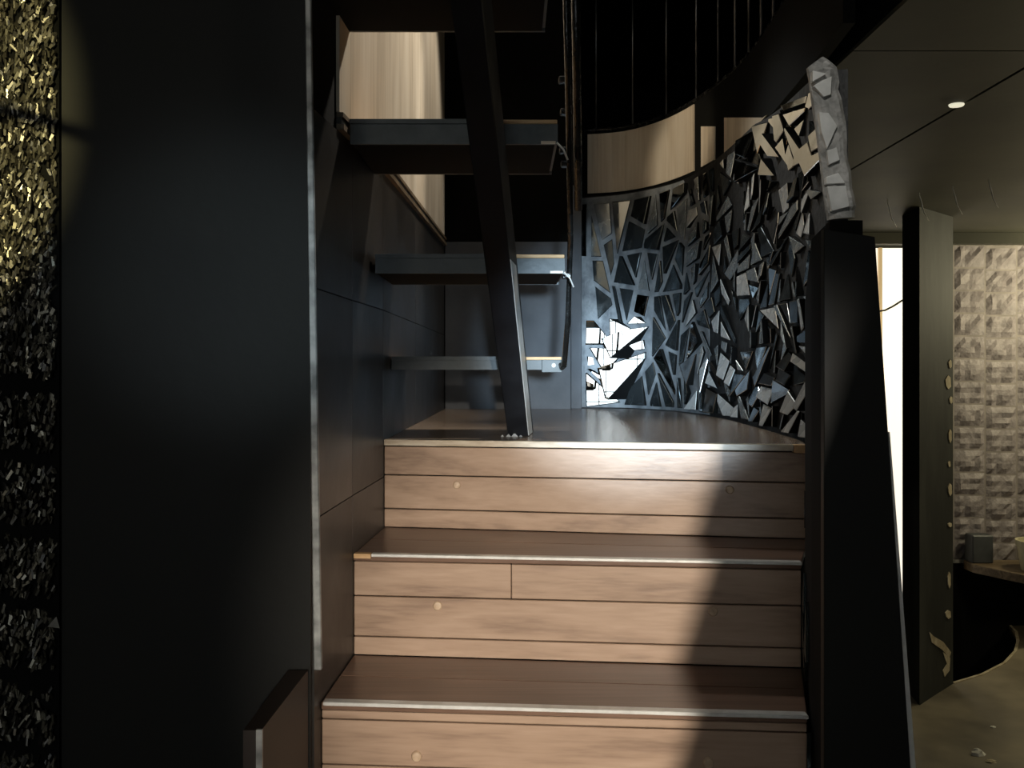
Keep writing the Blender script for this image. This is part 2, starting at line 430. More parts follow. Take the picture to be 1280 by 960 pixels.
for i, (p, q, z) in enumerate(lines):
    nxt = STEP[i + 1][2] if i + 1 < len(STEP) else z - 0.19
    TT = 0.012
    # carcass under the tread and behind the riser
    if i == 0:
        plan = [(p.x, p.y + RT + .002), (q.x, q.y + RT + .002), (0.642, 2.30), (0.66, 3.0), (0.55, 3.5), (0.25, 3.69), (XL(3.69) + .001, 3.69)]
        zb = 0.95
    else:
        P, Q, _ = lines[i - 1]
        plan = [(p.x, p.y + RT + .002), (q.x, q.y + RT + .002), (Q.x, Q.y + RT), (P.x, P.y + RT)]
        zb = 0.0
    body = prism('step_body', plan, zb, z - TT - .001, M['void'], stairs)
    # riser planks
    js = riser_j[i]
    top = z - TT - 0.0015
    hgt = top - nxt
    for k, (f0, f1) in enumerate(zip(js, js[1:])):
        za = top - hgt * f1 + 0.0012; zc = top - hgt * f0 - 0.0012
        cuts = [0.0, 1.0]
        if i == 1 and k == 0: cuts = [0.0, 0.362, 1.0]
        for c0, c1 in zip(cuts, cuts[1:]):
            e = 0.0008
            A = along(p, q, c0 + (e if c0 else 0)); B = along(p, q, c1 - (e if c1 < 1 else 0))
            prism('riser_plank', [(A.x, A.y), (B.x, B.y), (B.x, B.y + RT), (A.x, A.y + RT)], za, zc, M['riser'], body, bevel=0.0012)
    # wooden plugs
    for (ux, uy) in plug_px[i]:
        d = (p.y + q.y) / 2
        for _ in range(6):
            X = (ux - 640) * d / F
            t = (X - p.x) / (q.x - p.x); d = lerp(p.y, q.y, t)
        c = px(ux, uy, d)
        r = 0.0085
        lathe('wooden_plug', (c.x, c.y, c.z), [(r, -0.002), (r, 0.003), (r * .8, 0.005), (r * .3, 0.0056)], M['plug'], body, 16, 'y')
    # treads
    if i > 0:
        P, Q, _ = lines[i - 1]
        P = P + Vector((0, -.0005, 0)); Q = Q + Vector((0, -.0005, 0))
        s_ = [0.0, 0.52, 1.0]
        for s0, s1 in zip(s_, s_[1:]):
            e = 0.003
            a = along(p, P, s0 + (e if s0 else -0.02)); b = along(q, Q, s0 + (e if s0 else -0.02))
            c = along(q, Q, s1 - (e if s1 < 1 else 0)); d = along(p, P, s1 - (e if s1 < 1 else 0))
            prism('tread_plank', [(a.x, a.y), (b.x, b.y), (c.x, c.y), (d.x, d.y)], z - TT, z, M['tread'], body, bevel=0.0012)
    else:
        yb = [0.0, .13, .30, .48, .68, .90, 1.13, 1.38, 1.60]
        def XC(y):
            return interp([(1.93, .60), (2.1, .630), (2.4, .645), (3.0, .662), (3.3, .630), (3.5, .575), (3.66, .48), (3.78, .40)], y)
        for k, (s0, s1) in enumerate(zip(yb, yb[1:])):
            e = 0.0012
            yl0 = 2.10 - .004 + s0 + (e if s0 else 0); yl1 = min(2.10 + s1 - e, 3.688)
            yr0 = (1.95 - .004 + s0 + (e if s0 else 0)) + 0.15 * (s0 / 1.6); yr1 = min(1.95 + s1 - e + 0.15 * (s1 / 1.6), 3.688)
            if yl1 - yl0 < .02: continue
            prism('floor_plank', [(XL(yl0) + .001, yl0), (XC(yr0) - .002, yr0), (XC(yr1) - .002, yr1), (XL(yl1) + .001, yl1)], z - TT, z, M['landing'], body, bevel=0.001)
    # nosing
    def strip(name, t0, t1, h, d, mat, zt):
        A = along(p, q, t0); B = along(p, q, t1)
        prism(name, [(A.x, A.y - d), (B.x, B.y - d), (B.x, B.y + 0.010), (A.x, A.y + 0.010)], zt - h, zt, M[mat], body, bevel=0.001)
    if i == 0:
        strip('nosing_strip', 0.0, 0.965, 0.013, 0.0085, 'pale_nosing', z + 0.0012)
        strip('nosing_end', 0.967, 1.0, 0.017, 0.0095, 'raw_wood', z + 0.0014)
    elif i == 1:
        strip('nosing_chip', 0.0, 0.040, 0.009, 0.0075, 'raw_wood', z + 0.0012)
        strip('nosing_strip', 0.041, 1.0, 0.0055, 0.0085, 'nosing', z + 0.0015)
    else:
        strip('nosing_strip', 0.004, 1.0, 0.0060, 0.0085, 'nosing', z + 0.0015)

# ------------------------------------------------------------------ upper flight: open treads on one central beam
up = empty('upper_staircase', (0.007, 2.2, 1.343))
tag(up, 'open black steel staircase with thin wooden treads climbing from the landing', 'stairs')
TR = [(2.20, -0.276, 0.1155, -0.004, 0.022), (1.96, -0.286, 0.108, 0.193, 0.031), (1.72, -0.299, 0.082, 0.401, 0.036), (1.48, -0.309, 0.060, 0.612, 0.036), (1.24, -0.32, 0.04, 0.82, 0.036)]
for k, (d, x0, x1, h, th) in enumerate(TR):
    z0 = EYE + h
    x0 = max(x0, XL(d) + .002, XL(d + .2) + .0) if d >= 1.5 else x0
    dd = 0.27
    # folded steel tray: front lip, back lip, bottom sheet, end sheets
    sh = -0.02
    v, f = [], []
    def addb(a):
        vv, ff = box_vf(*a); o_ = len(v)
        v.extend(vv); f.extend([tuple(o_ + q for q in g) for g in ff])
    xl = x0 if d < 1.5 else max(x0, XL(d + dd) + .001)
    addb((x0, x1, d, d + 0.006, z0, z0 + th))
    addb((xl, x1, d + dd - .006, d + dd, z0, z0 + th))
    addb((x1 - .005, x1, d + .0065, d + dd - .0065, z0 + .0055, z0 + th))
    tr = mk('tread', v, f, M['steel'], up)
    box('underside', xl, x1 - .0055, d + .0065, d + dd - .0065, z0 + .0005, z0 + .005, M['void'], tr)
    box('tread_board', xl, x1 - 0.001, d - 0.002, d + dd, z0 + th + .0005, z0 + th + 0.0075, M['raw_wood'] if True else None, tr, bevel=0.001)
    # grey cover over the board's left part
    xm = 0.0 - 0.045 * max(0, k - 0.3)
    box('board_cover', x0, xm, d - 0.0035, d + 0.02, z0 + th + .0002, z0 + th + 0.0085, M['steel'], tr)
    if k == 0:
        ep_ = box('end_plate', 0.068, 0.114, d - 0.006, d - .0005, z0 - 0.006, z0 + th + 0.001, M['steel'], tr, bevel=0.001)
        lathe('bolt', (0.095, d - .006, z0 + .010), [(0.0055, -0.001), (0.0055, 0.003), (0.003, 0.0045)], M['nosing'], tr, 8, 'y')
    else:
        q0 = Vector((x1 - .002, d - .003, z0 + .002))
        tube('tie_wire', [q0, q0 + Vector((.012, 0, -.012)), q0 + Vector((.020, 0.004, -.030))], 0.0018, M['nosing'], tr, 6)
        box('corner_clip', x1 - .030, x1 - .004, d - .003, d - .0005, z0 + .0, z0 + .005, M['pale_nosing'], tr)

# central beam
def beam_pt(h):
    z = EYE + h
    y = 2.2 - 1.2 * (h + 0.156)
    xr = 0.0367 - 0.0795 / 0.686 * (h + 0.156)
    return xr, y, z
secs = []
for h in (-0.156, 0.2, 0.55, 0.95):
    xr, y, z = beam_pt(h)
    secs.append((xr, y, z))
v = []
for xr, y, z in secs:
    w_, dp = 0.046, 0.150
    v += [(xr - w_, y, z), (xr, y, z), (xr + .016, y + dp, z), (xr - w_ + .004, y + dp, z)]
f = [(0, 1, 2, 3), tuple(range(len(v) - 4, len(v)))]
for i in range(len(secs) - 1):
    for k in range(4): f.append((i * 4 + k, i * 4 + (k + 1) % 4, i * 4 + 4 + (k + 1) % 4, i * 4 + 4 + k))
st_ = mk('stringer', v, f, M['beam'], up, bevel=0.002)
v = []
for i, (xr, y, z) in enumerate(secs[:2]):
    v += [(xr + .0009, y + .006, z + .001), (xr + .0022, y + .006, z + .001), (xr + .0126, y + .11, z + .001), (xr + .0112, y + .11, z + .001)]
f = [(0, 1, 2, 3), (4, 5, 6, 7)] + [(k, (k + 1) % 4, 4 + (k + 1) % 4, 4 + k) for k in range(4)]
mk('side_glint', v, f, M['nosing'], st_)  # pale strip standing in for light on the beam's side
# crumbs of mortar at the beam's foot
for k in range(4):
    c = Vector((-0.022 + k * .014, 2.193 - (k % 2) * .004, 1.3435))
    r = 0.004 + 0.002 * (k % 3)
    mk('mortar_crumb', [c + Vector((-r, 0, 0)), c + Vector((r, -r * .4, 0)), c + Vector((r * .3, r * .7, 0)), c + Vector((0, 0, r))], [(0, 1, 2), (0, 1, 3), (1, 2, 3), (2, 0, 3)], M['plaster'], st_)

# hangers beside the treads
hang = [px(705, 458, 2.16), px(710, 400, 2.12), px(713, 300, 2.06), px(712, 200, 1.96), px(710, 100, 1.86), px(707, -30, 1.75)]
tube('hanger_rod', hang, 0.0062, M['gloss_black'], up, 8)
foot = px(705, 458, 2.16)
tube('rod_hook', [foot, foot + Vector((-.004, .02, -.004)), Vector((0.110, 2.203, EYE + .012))], 0.005, M['gloss_black'], up, 8)
post = [px(723, 262, 2.05), px(722, 180, 1.97), px(721, 90, 1.88), px(719, -30, 1.76)]
tube('hanger_post', post, 0.0085, M['gloss_black'], up, 8)
for k, (u_, v_) in enumerate([(704, 188), (706, 205), (703, 100), (705, 140), (707, 345)]):
    c = px(u_, v_, 1.98 if k < 4 else 2.06)
    mk('rod_clamp', *box_vf(c.x - .008, c.x + .012, c.y - .010, c.y + .012, c.z - .006, c.z + .006), M['gloss_black'], up, bevel=0.002)

# ------------------------------------------------------------------ curved parapet with broken mirror mosaic
CP = [(0.25, 3.86), (0.45, 3.78), (0.60, 3.50), (0.68, 3.0), (0.665, 2.4), (0.633, 1.94)]
def catmull(P, n=14):
    P = [Vector((p[0], p[1])) for p in P]
    E = [P[0] * 2 - P[1]] + P + [P[-1] * 2 - P[-2]]
    out = []
    for i in range(1, len(E) - 2):
        for k in range(n):
            t = k / n; a, b, c, d = E[i - 1], E[i], E[i + 1], E[i + 2]
            out.append(0.5 * ((2 * b) + (c - a) * t + (2 * a - 5 * b + 4 * c - d) * t * t + (3 * b - a - 3 * c + d) * t ** 3))
    out.append(E[-2])
    return out
ARC = catmull(CP)
SS = [0.0]
for a, b in zip(ARC, ARC[1:]): SS.append(SS[-1] + (b - a).length)
SL = SS[-1]
def arc_at(s):
    s = min(max(s, 0), SL - 1e-6)
    for i in range(len(SS) - 1):
        if s <= SS[i + 1]:
            t = (s - SS[i]) / (SS[i + 1] - SS[i])
            p = ARC[i].lerp(ARC[i + 1], t)
            tg = (ARC[i + 1] - ARC[i]).normalized()
            break
    return p, tg, Vector((tg.y, -tg.x))     # point, tangent, inward normal
def inward(n, p):
    return n if n.dot(Vector((0.05, 2.7)) - p) > 0 else -n
Z0P, Z1P = 1.343, 2.195
def ztop(s): return Z1P - 0.012 + 0.006 * math.sin(s * 7) - 0.085 * max(0.0, (s - (SL - 0.75)) / 0.75)
TH = 0.045
v, f = [], []
NSEG = 60
for i in range(NSEG + 1):
    s = SL * i / NSEG
    p, tg, n = arc_at(s); n = inward(n, p)
    o = p - n * TH
    z1 = ztop(s)
    v += [(p.x, p.y, 1.20), (p.x, p.y, z1), (o.x, o.y, z1), (o.x, o.y, 1.20)]
for i in range(NSEG):
    for k in range(4): f.append((i * 4 + k, i * 4 + (k + 1) % 4, i * 4 + 4 + (k + 1) % 4, i * 4 + 4 + k))
f += [(0, 1, 2, 3), tuple(range(NSEG * 4, NSEG * 4 + 4))]
wc = struct(mk('wall_curved', v, f, M['grout']))

# grey mortar on the far half of the curve, lightened to carry the glare
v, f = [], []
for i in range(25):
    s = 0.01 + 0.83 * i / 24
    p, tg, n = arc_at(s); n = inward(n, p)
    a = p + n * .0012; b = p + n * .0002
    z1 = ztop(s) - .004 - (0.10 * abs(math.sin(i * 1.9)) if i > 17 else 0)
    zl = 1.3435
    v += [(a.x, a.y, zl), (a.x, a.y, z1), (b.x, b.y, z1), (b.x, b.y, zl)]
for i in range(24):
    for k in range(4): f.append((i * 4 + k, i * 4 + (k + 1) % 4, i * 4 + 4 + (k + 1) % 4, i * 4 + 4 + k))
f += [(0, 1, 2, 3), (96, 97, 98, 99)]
mk('glare_layer', v, f, M['grout_glare'], wc)

def proj(P): return (640 + P[0] * F / P[1], HOR - (P[2] - EYE) * F / P[1])
def sz_to_px(s, z):
    p, _, _ = arc_at(s); return proj((p.x, p.y, z))
def px_to_sz(x, y):
    lo, hi = 0.0, SL
    for _ in range(40):
        m = (lo + hi) / 2
        p, _, _ = arc_at(m)
        if 640 + p.x * F / p.y < x: lo = m
        else: hi = m
    p, _, _ = arc_at(lo)
    return lo, EYE - (y - HOR) * p.y / F

def clip(poly, a, n):
    """keep the part of a convex polygon where (x-a).n >= 0"""
    out = []
    for i in range(len(poly)):
        P, Q = poly[i], poly[(i + 1) % len(poly)]
        dp, dq = (P - a).dot(n), (Q - a).dot(n)
        if dp >= 0: out.append(P)
        if (dp > 0 > dq) or (dp < 0 < dq): out.append(P + (Q - P) * (dp / (dp - dq)))
    return out
def area(poly):
    return 0.5 * sum(poly[i].x * poly[(i + 1) % len(poly)].y - poly[(i + 1) % len(poly)].x * poly[i].y for i in range(len(poly)))
def inset(poly, g):
    if area(poly) < 0: poly = poly[::-1]
    out = poly[:]
    for i in range(len(poly)):
        P, Q = poly[i], poly[(i + 1) % len(poly)]
        d = Q - P
        if d.length < 1e-6: continue
        n = Vector((-d.y, d.x)).normalized()
        out = clip(out, P + n * g, n)
        if len(out) < 3: return []
    return out
def inset_px(poly, g):
    # pieces sit further apart along the wall where the curve turns towards the viewer's side
    c = centroid(poly)
    a = sz_to_px(c.x - .02, c.y)[0]; b = sz_to_px(c.x + .02, c.y)[0]
    p, _, _ = arc_at(c.x)
    k = min(1.0, max(0.22, abs(b - a) / .04 / (F / p.y)))
    q = inset([Vector((v_.x * k, v_.y)) for v_ in poly], g)
    return [Vector((v_.x / k, v_.y)) for v_ in q]
def parea(poly):
    q = [Vector(sz_to_px(p.x, p.y)) for p in poly]
    cx = sum(a.x for a in q) / len(q)
    return abs(area(q)) * (0.36 + 0.64 * min(max((cx - 800) / 120, 0), 1))
def centroid(poly):
    c = Vector((0, 0))
    for p in poly: c += p
    return c / len(poly)

polys = [[Vector((0.02, Z0P + .004)), Vector((SL - .004, Z0P + .004)), Vector((SL - .004, Z1P - .115)), Vector((SL - .75, Z1P - .03)), Vector((0.02, Z1P - .03))]]
cache = [parea(polys[0])]
while len(polys) < 270:
    k = max(range(len(polys)), key=lambda i: cache[i])
    P = polys.pop(k); cache.pop(k)
    c = centroid(P)
    best = None
    for _ in range(8):
        ang = math.pi / 2 + rng.gauss(0, 0.55)
        ext = max(P, key=lambda q: abs(q.x - c.x)).x - c.x
        # split across the long side in the picture plane
        qx = [sz_to_px(p.x, p.y) for p in P]
        wpx = max(a[0] for a in qx) - min(a[0] for a in qx); hpx = max(a[1] for a in qx) - min(a[1] for a in qx)
        if hpx > wpx * 2.7: ang += math.pi / 2 + rng.uniform(-.4, .4)
        d = Vector((math.cos(ang), math.sin(ang))); n = Vector((-d.y, d.x))
        a = c + Vector((rng.uniform(-.25, .25), rng.uniform(-.25, .25))) * abs(ext) * .6
        A = clip(P, a, n); B = clip(P, a, -n)
        if len(A) < 3 or len(B) < 3: continue
        ra = abs(area(A)) / max(abs(area(P)), 1e-9)
        if 0.25 < ra < 0.75: best = (A, B); break
    if best is None:
        polys.append(P); cache.append(0.0); continue
    for q in best: polys.append(q); cache.append(parea(q))

HOLE = [(724, 393), (818, 393), (818, 412), (788, 513), (724, 513)]
def in_hole(x, y):
    ins = False
    for i in range(len(HOLE)):
        (x1, y1), (x2, y2) = HOLE[i], HOLE[(i + 1) % len(HOLE)]
        if (y1 > y) != (y2 > y) and x < (x2 - x1) * (y - y1) / (y2 - y1) + x1: ins = not ins
    return ins

WIN_C = Vector((-0.45, -2.78, 1.60))
def shard(poly, tilt, mat, lift, th=0.006, normal=None, cap=0.013):
    c2 = centroid(poly)
    p, tg, n = arc_at(c2.x); n = inward(n, p)
    C = Vector((p.x, p.y, c2.y)); T = Vector((tg.x, tg.y, 0)); Nn = Vector((n.x, n.y, 0)); U = Vector((0, 0, 1))
    nn = (normal if normal else (Nn + T * tilt[0] + U * tilt[1])).normalized()
    base = []
    for q in poly:
        pq, _, _ = arc_at(q.x)
        base.append(Vector((pq.x, pq.y, q.y)))
    # lay the corners on the tilted plane through the centre, along the wall normal
    hgt = [-((B - C).dot(nn)) / max(Nn.dot(nn), .3) for B in base]
    rg = max(hgt) - min(hgt)
    if normal is None and rg > cap: hgt = [h * cap / rg for h in hgt]
    mn = min(hgt)
    off = lift - mn
    front = [B + Nn * (h + off) for B, h in zip(base, hgt)]
    cc = sum(front, Vector()) / len(front)
    rim = [cc + (q - cc) * 0.94 + nn * 0.0015 for q in front]
    bk = [q - Nn * min(th + 0.0, lift + 0.0) for q in front]
    bk = [B + Nn * 0.0015 for B in base]
    m = len(front)
    v = rim + front + bk
    f = [tuple(range(m)), tuple(range(2 * m, 3 * m))]
    for i in range(m):
        j = (i + 1) % m
        f.append((i, j, m + j, m + i)); f.append((m + i, m + j, 2 * m + j, 2 * m + i))
    o = mk('mirror_shard', v, f, M[mat], wc)
    o.data.materials.append(M['void'])
    for k in range(1, len(f)):
        if k == 1 or (k - 2) % 2 == 1: o.data.polygons[k].material_index = 1
    return o

nsh = 0
for P in polys:
    c = centroid(P)
    ux, uy = sz_to_px(c.x, c.y)
    if in_hole(ux, uy): continue
    right = min(max((ux - 820) / 150, 0), 1)
    if rng.random() < lerp(0.04, 0.08, right): continue
    g = lerp(0.0085, 0.0040, right) * rng.uniform(.7, 1.3)
    Q = inset_px(P, g)
    if len(Q) < 3 or abs(area(Q)) < 2.0e-4: continue
    # merge nearly equal corners
    R = []
    for q in Q:
        if not R or (q - R[-1]).length > 0.003: R.append(q)
    if len(R) > 2 and (R[0] - R[-1]).length < 0.003: R.pop()
    if len(R) < 3: continue
    tl = (rng.gauss(0, lerp(.06, .16, right)), rng.gauss(0, lerp(.05, .12, right)))
    r = rng.random()
    cap = 0.013
    if right > 0.3:
        mat = 'mirror_dark' if r < .36 else ('mirror_grey' if r < .60 else ('mirror_glint' if r < .72 else 'mirror'))
        if uy < 215 and ux > 925 and rng.random() < .8:
            tl = (0.30 + rng.gauss(0, .05), rng.gauss(0, .05)); mat = 'mirror'; cap = 0.03
        elif uy > 450 and rng.random() < .75:
            tl = (0.30 + rng.gauss(0, .08), 0.30 + rng.gauss(0, .08)); cap = 0.024
            mat = 'mirror' if rng.random() < .55 else 'mirror_glint'
    else:
        mat = 'mirror_dark' if r < .78 else ('mirror_grey' if r < .86 else 'mirror')
    shard(R, tl, mat, 0.004, cap=cap)
    nsh += 1
WHITE = [
    [(734, 401), (743, 401), (767, 431), (733, 431)],
    [(773, 399), (791, 412), (781, 419), (773, 421)],
    [(812, 408), (788, 448), (782, 424), (797, 413)],
    [(798, 405), (802, 396), (808, 404)],
    [(808, 440), (808, 447), (784, 499), (782, 497), (777, 460)],
    [(742, 435), (778, 436), (779, 441), (759, 466)],
    [(760, 468), (776, 456), (774, 472)],
    [(739, 461), (779, 484), (777, 490), (773, 494), (761, 482)],
    [(734, 466), (776, 503), (735, 508)],
    [(734, 445), (742, 447), (743, 456), (735, 457)],
    [(779, 424), (783, 441), (771, 430)],
    [(798, 432), (806, 425), (807, 436), (801, 438)],
]
for W in WHITE:
    Q = [Vector(px_to_sz(*q)) for q in W]
    if area(Q) < 0: Q = Q[::-1]
    c = centroid(Q); p, _, _ = arc_at(c.x)
    C = Vector((p.x, p.y, c.y))
    tgt = WIN_C + Vector((rng.uniform(-.12, .12), 0, rng.uniform(-.2, .2)))
    nn = ((cam.location - C).normalized() + (tgt - C).normalized()).normalized()
    shard(Q, (0, 0), 'mirror_white', 0.004, normal=nn)
print('shards', nsh)

# upper band of pale veneer behind the parapet, with the balustrade standing on it
def band_at(s, out):
    p, tg, n = arc_at(s); n = inward(n, p)
    return p - n * out
wu = None
v, f = [], []
for i in range(NSEG + 1):
    s = SL * 1.0 * i / NSEG
    a = band_at(s, 0.035); b = band_at(s, 0.060)
    v += [(a.x, a.y, 2.196), (a.x, a.y, 2.452), (b.x, b.y, 2.452), (b.x, b.y, 2.196)]
for i in range(NSEG):
    for k in range(4): f.append((i * 4 + k, i * 4 + (k + 1) % 4, i * 4 + 4 + (k + 1) % 4, i * 4 + 4 + k))
f += [(0, 1, 2, 3), tuple(range(NSEG * 4, NSEG * 4 + 4))]
wu = struct(mk('wall_upper_band', v, f, M['void']))
def s_of(x): return px_to_sz(x, 200)[0]
for x0, x1, ytop in [(733, 857, None), (866, 882, 158), (894, 944, 147)]:
    s0, s1 = s_of(x0), s_of(x1)
    v, f = [], []
    n_ = 12
    for i in range(n_ + 1):
        s = lerp(s0, s1, i / n_)
        a = band_at(s, 0.030); b = band_at(s, 0.0348)
        zt_ = 2.443 if ytop is None else max(2.2055, EYE + (HOR - ytop) * a.y / F)
        v += [(a.x, a.y, 2.205), (a.x, a.y, zt_), (b.x, b.y, zt_), (b.x, b.y, 2.205)]
    for i in range(n_):
        for k in range(4): f.append((i * 4 + k, i * 4 + (k + 1) % 4, i * 4 + 4 + (k + 1) % 4, i * 4 + 4 + k))
    f += [(0, 1, 2, 3), tuple(range(n_ * 4, n_ * 4 + 4))]
    mk('veneer_panel', v, f, M['beige'], wu)

bl = empty('curved_balustrade', (0.66, 3.0, 2.453))
tag(bl, 'upper floor balustrade of thin black vertical rods above the mirror mosaic', 'railing')
path = []
for i in range(41):
    p = band_at(SL * i / 40, 0.047); path.append((p.x, p.y, 2.462))
tube('bottom_rail', path, 0.009, M['gloss_black'], bl, 8)
tube('top_rail', [(x, y, 3.40) for x, y, z in path], 0.014, M['gloss_black'], bl, 8)
rod_mesh = None
for x in (743, 782, 820, 855, 881, 901, 917, 931, 945, 958, 970, 982):
    s = px_to_sz(x, 200)[0]; p = band_at(s, 0.047)
    if rod_mesh is None:
        o = tube('baluster', [(p.x, p.y, 2.471), (p.x, p.y, 3.386)], 0.0035, M['rod'], bl, 8); rod_mesh = o
    else:
        o = rod_mesh.copy(); COL.objects.link(o); o.location = (p.x, p.y, (2.471 + 3.386) / 2)

# broken plaster end of the parapet
Lp = [(1010, 84), (1013, 100), (1016, 125), (1022, 165), (1027, 205), (1031, 240), (1034, 262), (1036, 275)]
Rp = [(1030, 70), (1046, 84), (1049, 112), (1057, 150), (1059, 190), (1064, 225), (1070, 258), (1068, 272)]
D0 = 1.925
cols = 7
v, f = [], []
rows = []
for i in range(len(Lp) * 3 - 2):
    t = i / 3; a = int(min(t, len(Lp) - 2)); u = t - a
    l = Vector(Lp[a]).lerp(Vector(Lp[a + 1]), u); r = Vector(Rp[a]).lerp(Vector(Rp[a + 1]), u)
    r.x += 2.5 * noise.noise(Vector((i * .9, 3.1, 0)))
    row = []
    for k in range(cols):
        q = l.lerp(r, k / (cols - 1))
        P = px(q.x, q.y, D0)
        e = 0.0 if k in (0, cols - 1) else 1.0
        P.y -= 0.008 * e + 0.007 * noise.noise(Vector((i * .6, k * .9, 1.7)))
        row.append(P)
    rows.append(row)
n_r = len(rows)
for row in rows: v += row
off = len(v)
for row in rows: v += [Vector((P.x, 1.937, P.z)) for P in row]
for i in range(n_r - 1):
    for k in range(cols - 1):
        a = i * cols + k
        f.append((a, a + 1, a + cols + 1, a + cols)); f.append((off + a, off + a + cols, off + a + cols + 1, off + a + 1))
rim = [i * cols for i in range(n_r)] + [(n_r - 1) * cols + k for k in range(1, cols)] + [i * cols + cols - 1 for i in range(n_r - 2, -1, -1)] + [k for k in range(cols - 2, 0, -1)]
for a, b in zip(rim, rim[1:] + rim[:1]): f.append((a, b, off + b, off + a))
we = struct(mk('wall_end', v, f, M['plaster']))
for fr in ([(1016, 88), (1034, 92), (1016, 102)], [(1017, 107), (1040, 95), (1039, 118), (1030, 121)], [(1024, 140), (1036, 141), (1047, 157), (1034, 186), (1027, 165)],
           [(1034, 188), (1046, 184), (1050, 200), (1036, 206)], [(1033, 221), (1048, 216), (1057, 229), (1033, 230)], [(1034, 233), (1058, 232), (1062, 258), (1040, 264)]):
    slab('glass_fragment', [px(x, y, D0 - 0.016) for x, y in fr], (0, 0.014, 0), M['chip_glass'], we, bevel=0.001)
# crumbled lower end
slab('crumbled_foot', [px(1036, 277, D0), px(1062, 277, D0), px(1055, 296, D0), px(1048, 303, D0), px(1040, 312, D0), px(1036, 312, D0)], (0, 0.02, 0), M['pillar'], we)

# ------------------------------------------------------------------ right side wall of the lower flight and its black front board
yy = [1.30, 1.49, 1.72, 1.925]
pl = [(XR(y) + .007, y) for y in yy] + [(0.66, 1.925), (0.475, 1.30)]
zt = [1.70, 1.70, 1.62, 1.50, 1.50, 1.70]
wr = struct(prism('wall_right', pl, 0.0, zt, M['void']))
front = [px(1030, 286, 1.285), px(1094, 296, 1.285), px(1139, 965, 1.285), px(1152, 1160, 1.285), px(1030, 1160, 1.285)]
wrf = struct(slab('wall_right_front', front, (0, 0.014, 0), M['black_wall'], bevel=0.001))
# pale metal strip down the sloping edge
e0 = px(1110.5, 540, 1.284); e1 = px(1139, 968, 1.284); e2 = px(1152, 1160, 1.284)
slab('edge_strip', [e0, e0 + Vector((.002, 0, 0)), px(1145.5, 968, 1.284), px(1160, 1160, 1.284), e2, e1], (0, 0.010, 0), M['nosing'], wrf)
# a few shards continue on the side wall
for (y0, y1, z0, z1, k) in [(1.80, 1.86, 1.20, 1.27, 0), (1.84, 1.90, 1.25, 1.34, 1), (1.56, 1.63, 1.02, 1.12, 0), (1.60, 1.69, 0.98, 1.07, 1), (1.64, 1.70, 1.08, 1.15, 0), (1.87, 1.92, 1.37, 1.48, 1), (1.50, 1.54, 0.82, 0.93, 0)]:
    a = (XR(y0) + .0055, y0); b = (XR(y1) + .0055, y1)
    n = Vector((-(b[1] - a[1]), b[0] - a[0], 0)).normalized()
    A = Vector((a[0], a[1], z0)); B = Vector((b[0], b[1], z0 + (.03 if k else 0))); C = Vector((b[0], b[1], z1)); 
    slab('mirror_shard', [A - n * 0.0005, B - n * 0.0005, C - n * .0005] if k else [A - n * .0005, B - n * .0005, Vector((A.x, A.y, z1)) - n * .0005], n * 0.005, M['mirror_dark'], wr)

# ------------------------------------------------------------------ mezzanine ceiling on the right
zc = EYE + H_CEIL
ce = struct(box('ceiling', 0.775, 4.2, 0.6, 5.75, zc + 0.010, zc + 0.16, M['void']))
for (x0, x1, y0, y1) in [(0.775, 1.225, 2.183, 5.74), (0.775, 1.225, 0.6, 2.177), (1.235, 4.2, 0.6, 5.74)]:
    box('ceiling_panel', x0, x1, y0, y1, zc, zc + 0.0095, M['olive'], ce)
dl = tag(lathe('downlight', (1.213, 2.62, zc - .0055), [(0.010, 0.0), (0.018, 0.0), (0.020, 0.003), (0.020, 0.0052)], M['lamp_glass'], None, 20), 'small round white downlight in the dark ceiling joint', 'light')
for k, (x, y) in enumerate([(1113, 262), (1153, 254), (1195, 246), (1240, 238)]):
    d = H_CEIL * F / (HOR - y) * 0.94
    a = px(x - 4, y - 20, d); b = px(x - 1, y, d); c = px(x + 8, y + 22, d)
    tag(tube('ceiling_wire', [a, (a + b) / 2 + Vector((-.004, 0, 0)), b, (b + c) / 2 + Vector((-.006, 0, 0)), c], [0.001, 0.002, 0.0026, 0.002, 0.001], M['nosing'], None, 6),
        ['thin curved metal wire under the ceiling nearest the broken plaster', 'thin curved ceiling wire second from the broken plaster', 'thin curved ceiling wire third from the broken plaster', 'thin curved ceiling wire farthest right, above the brick wall'][k], 'wire', 'curved wires under the ceiling')
struct(box('trim_3', 1.30, 4.2, 5.10, 5.16, EYE + 0.66, zc - .001, M['olive']))

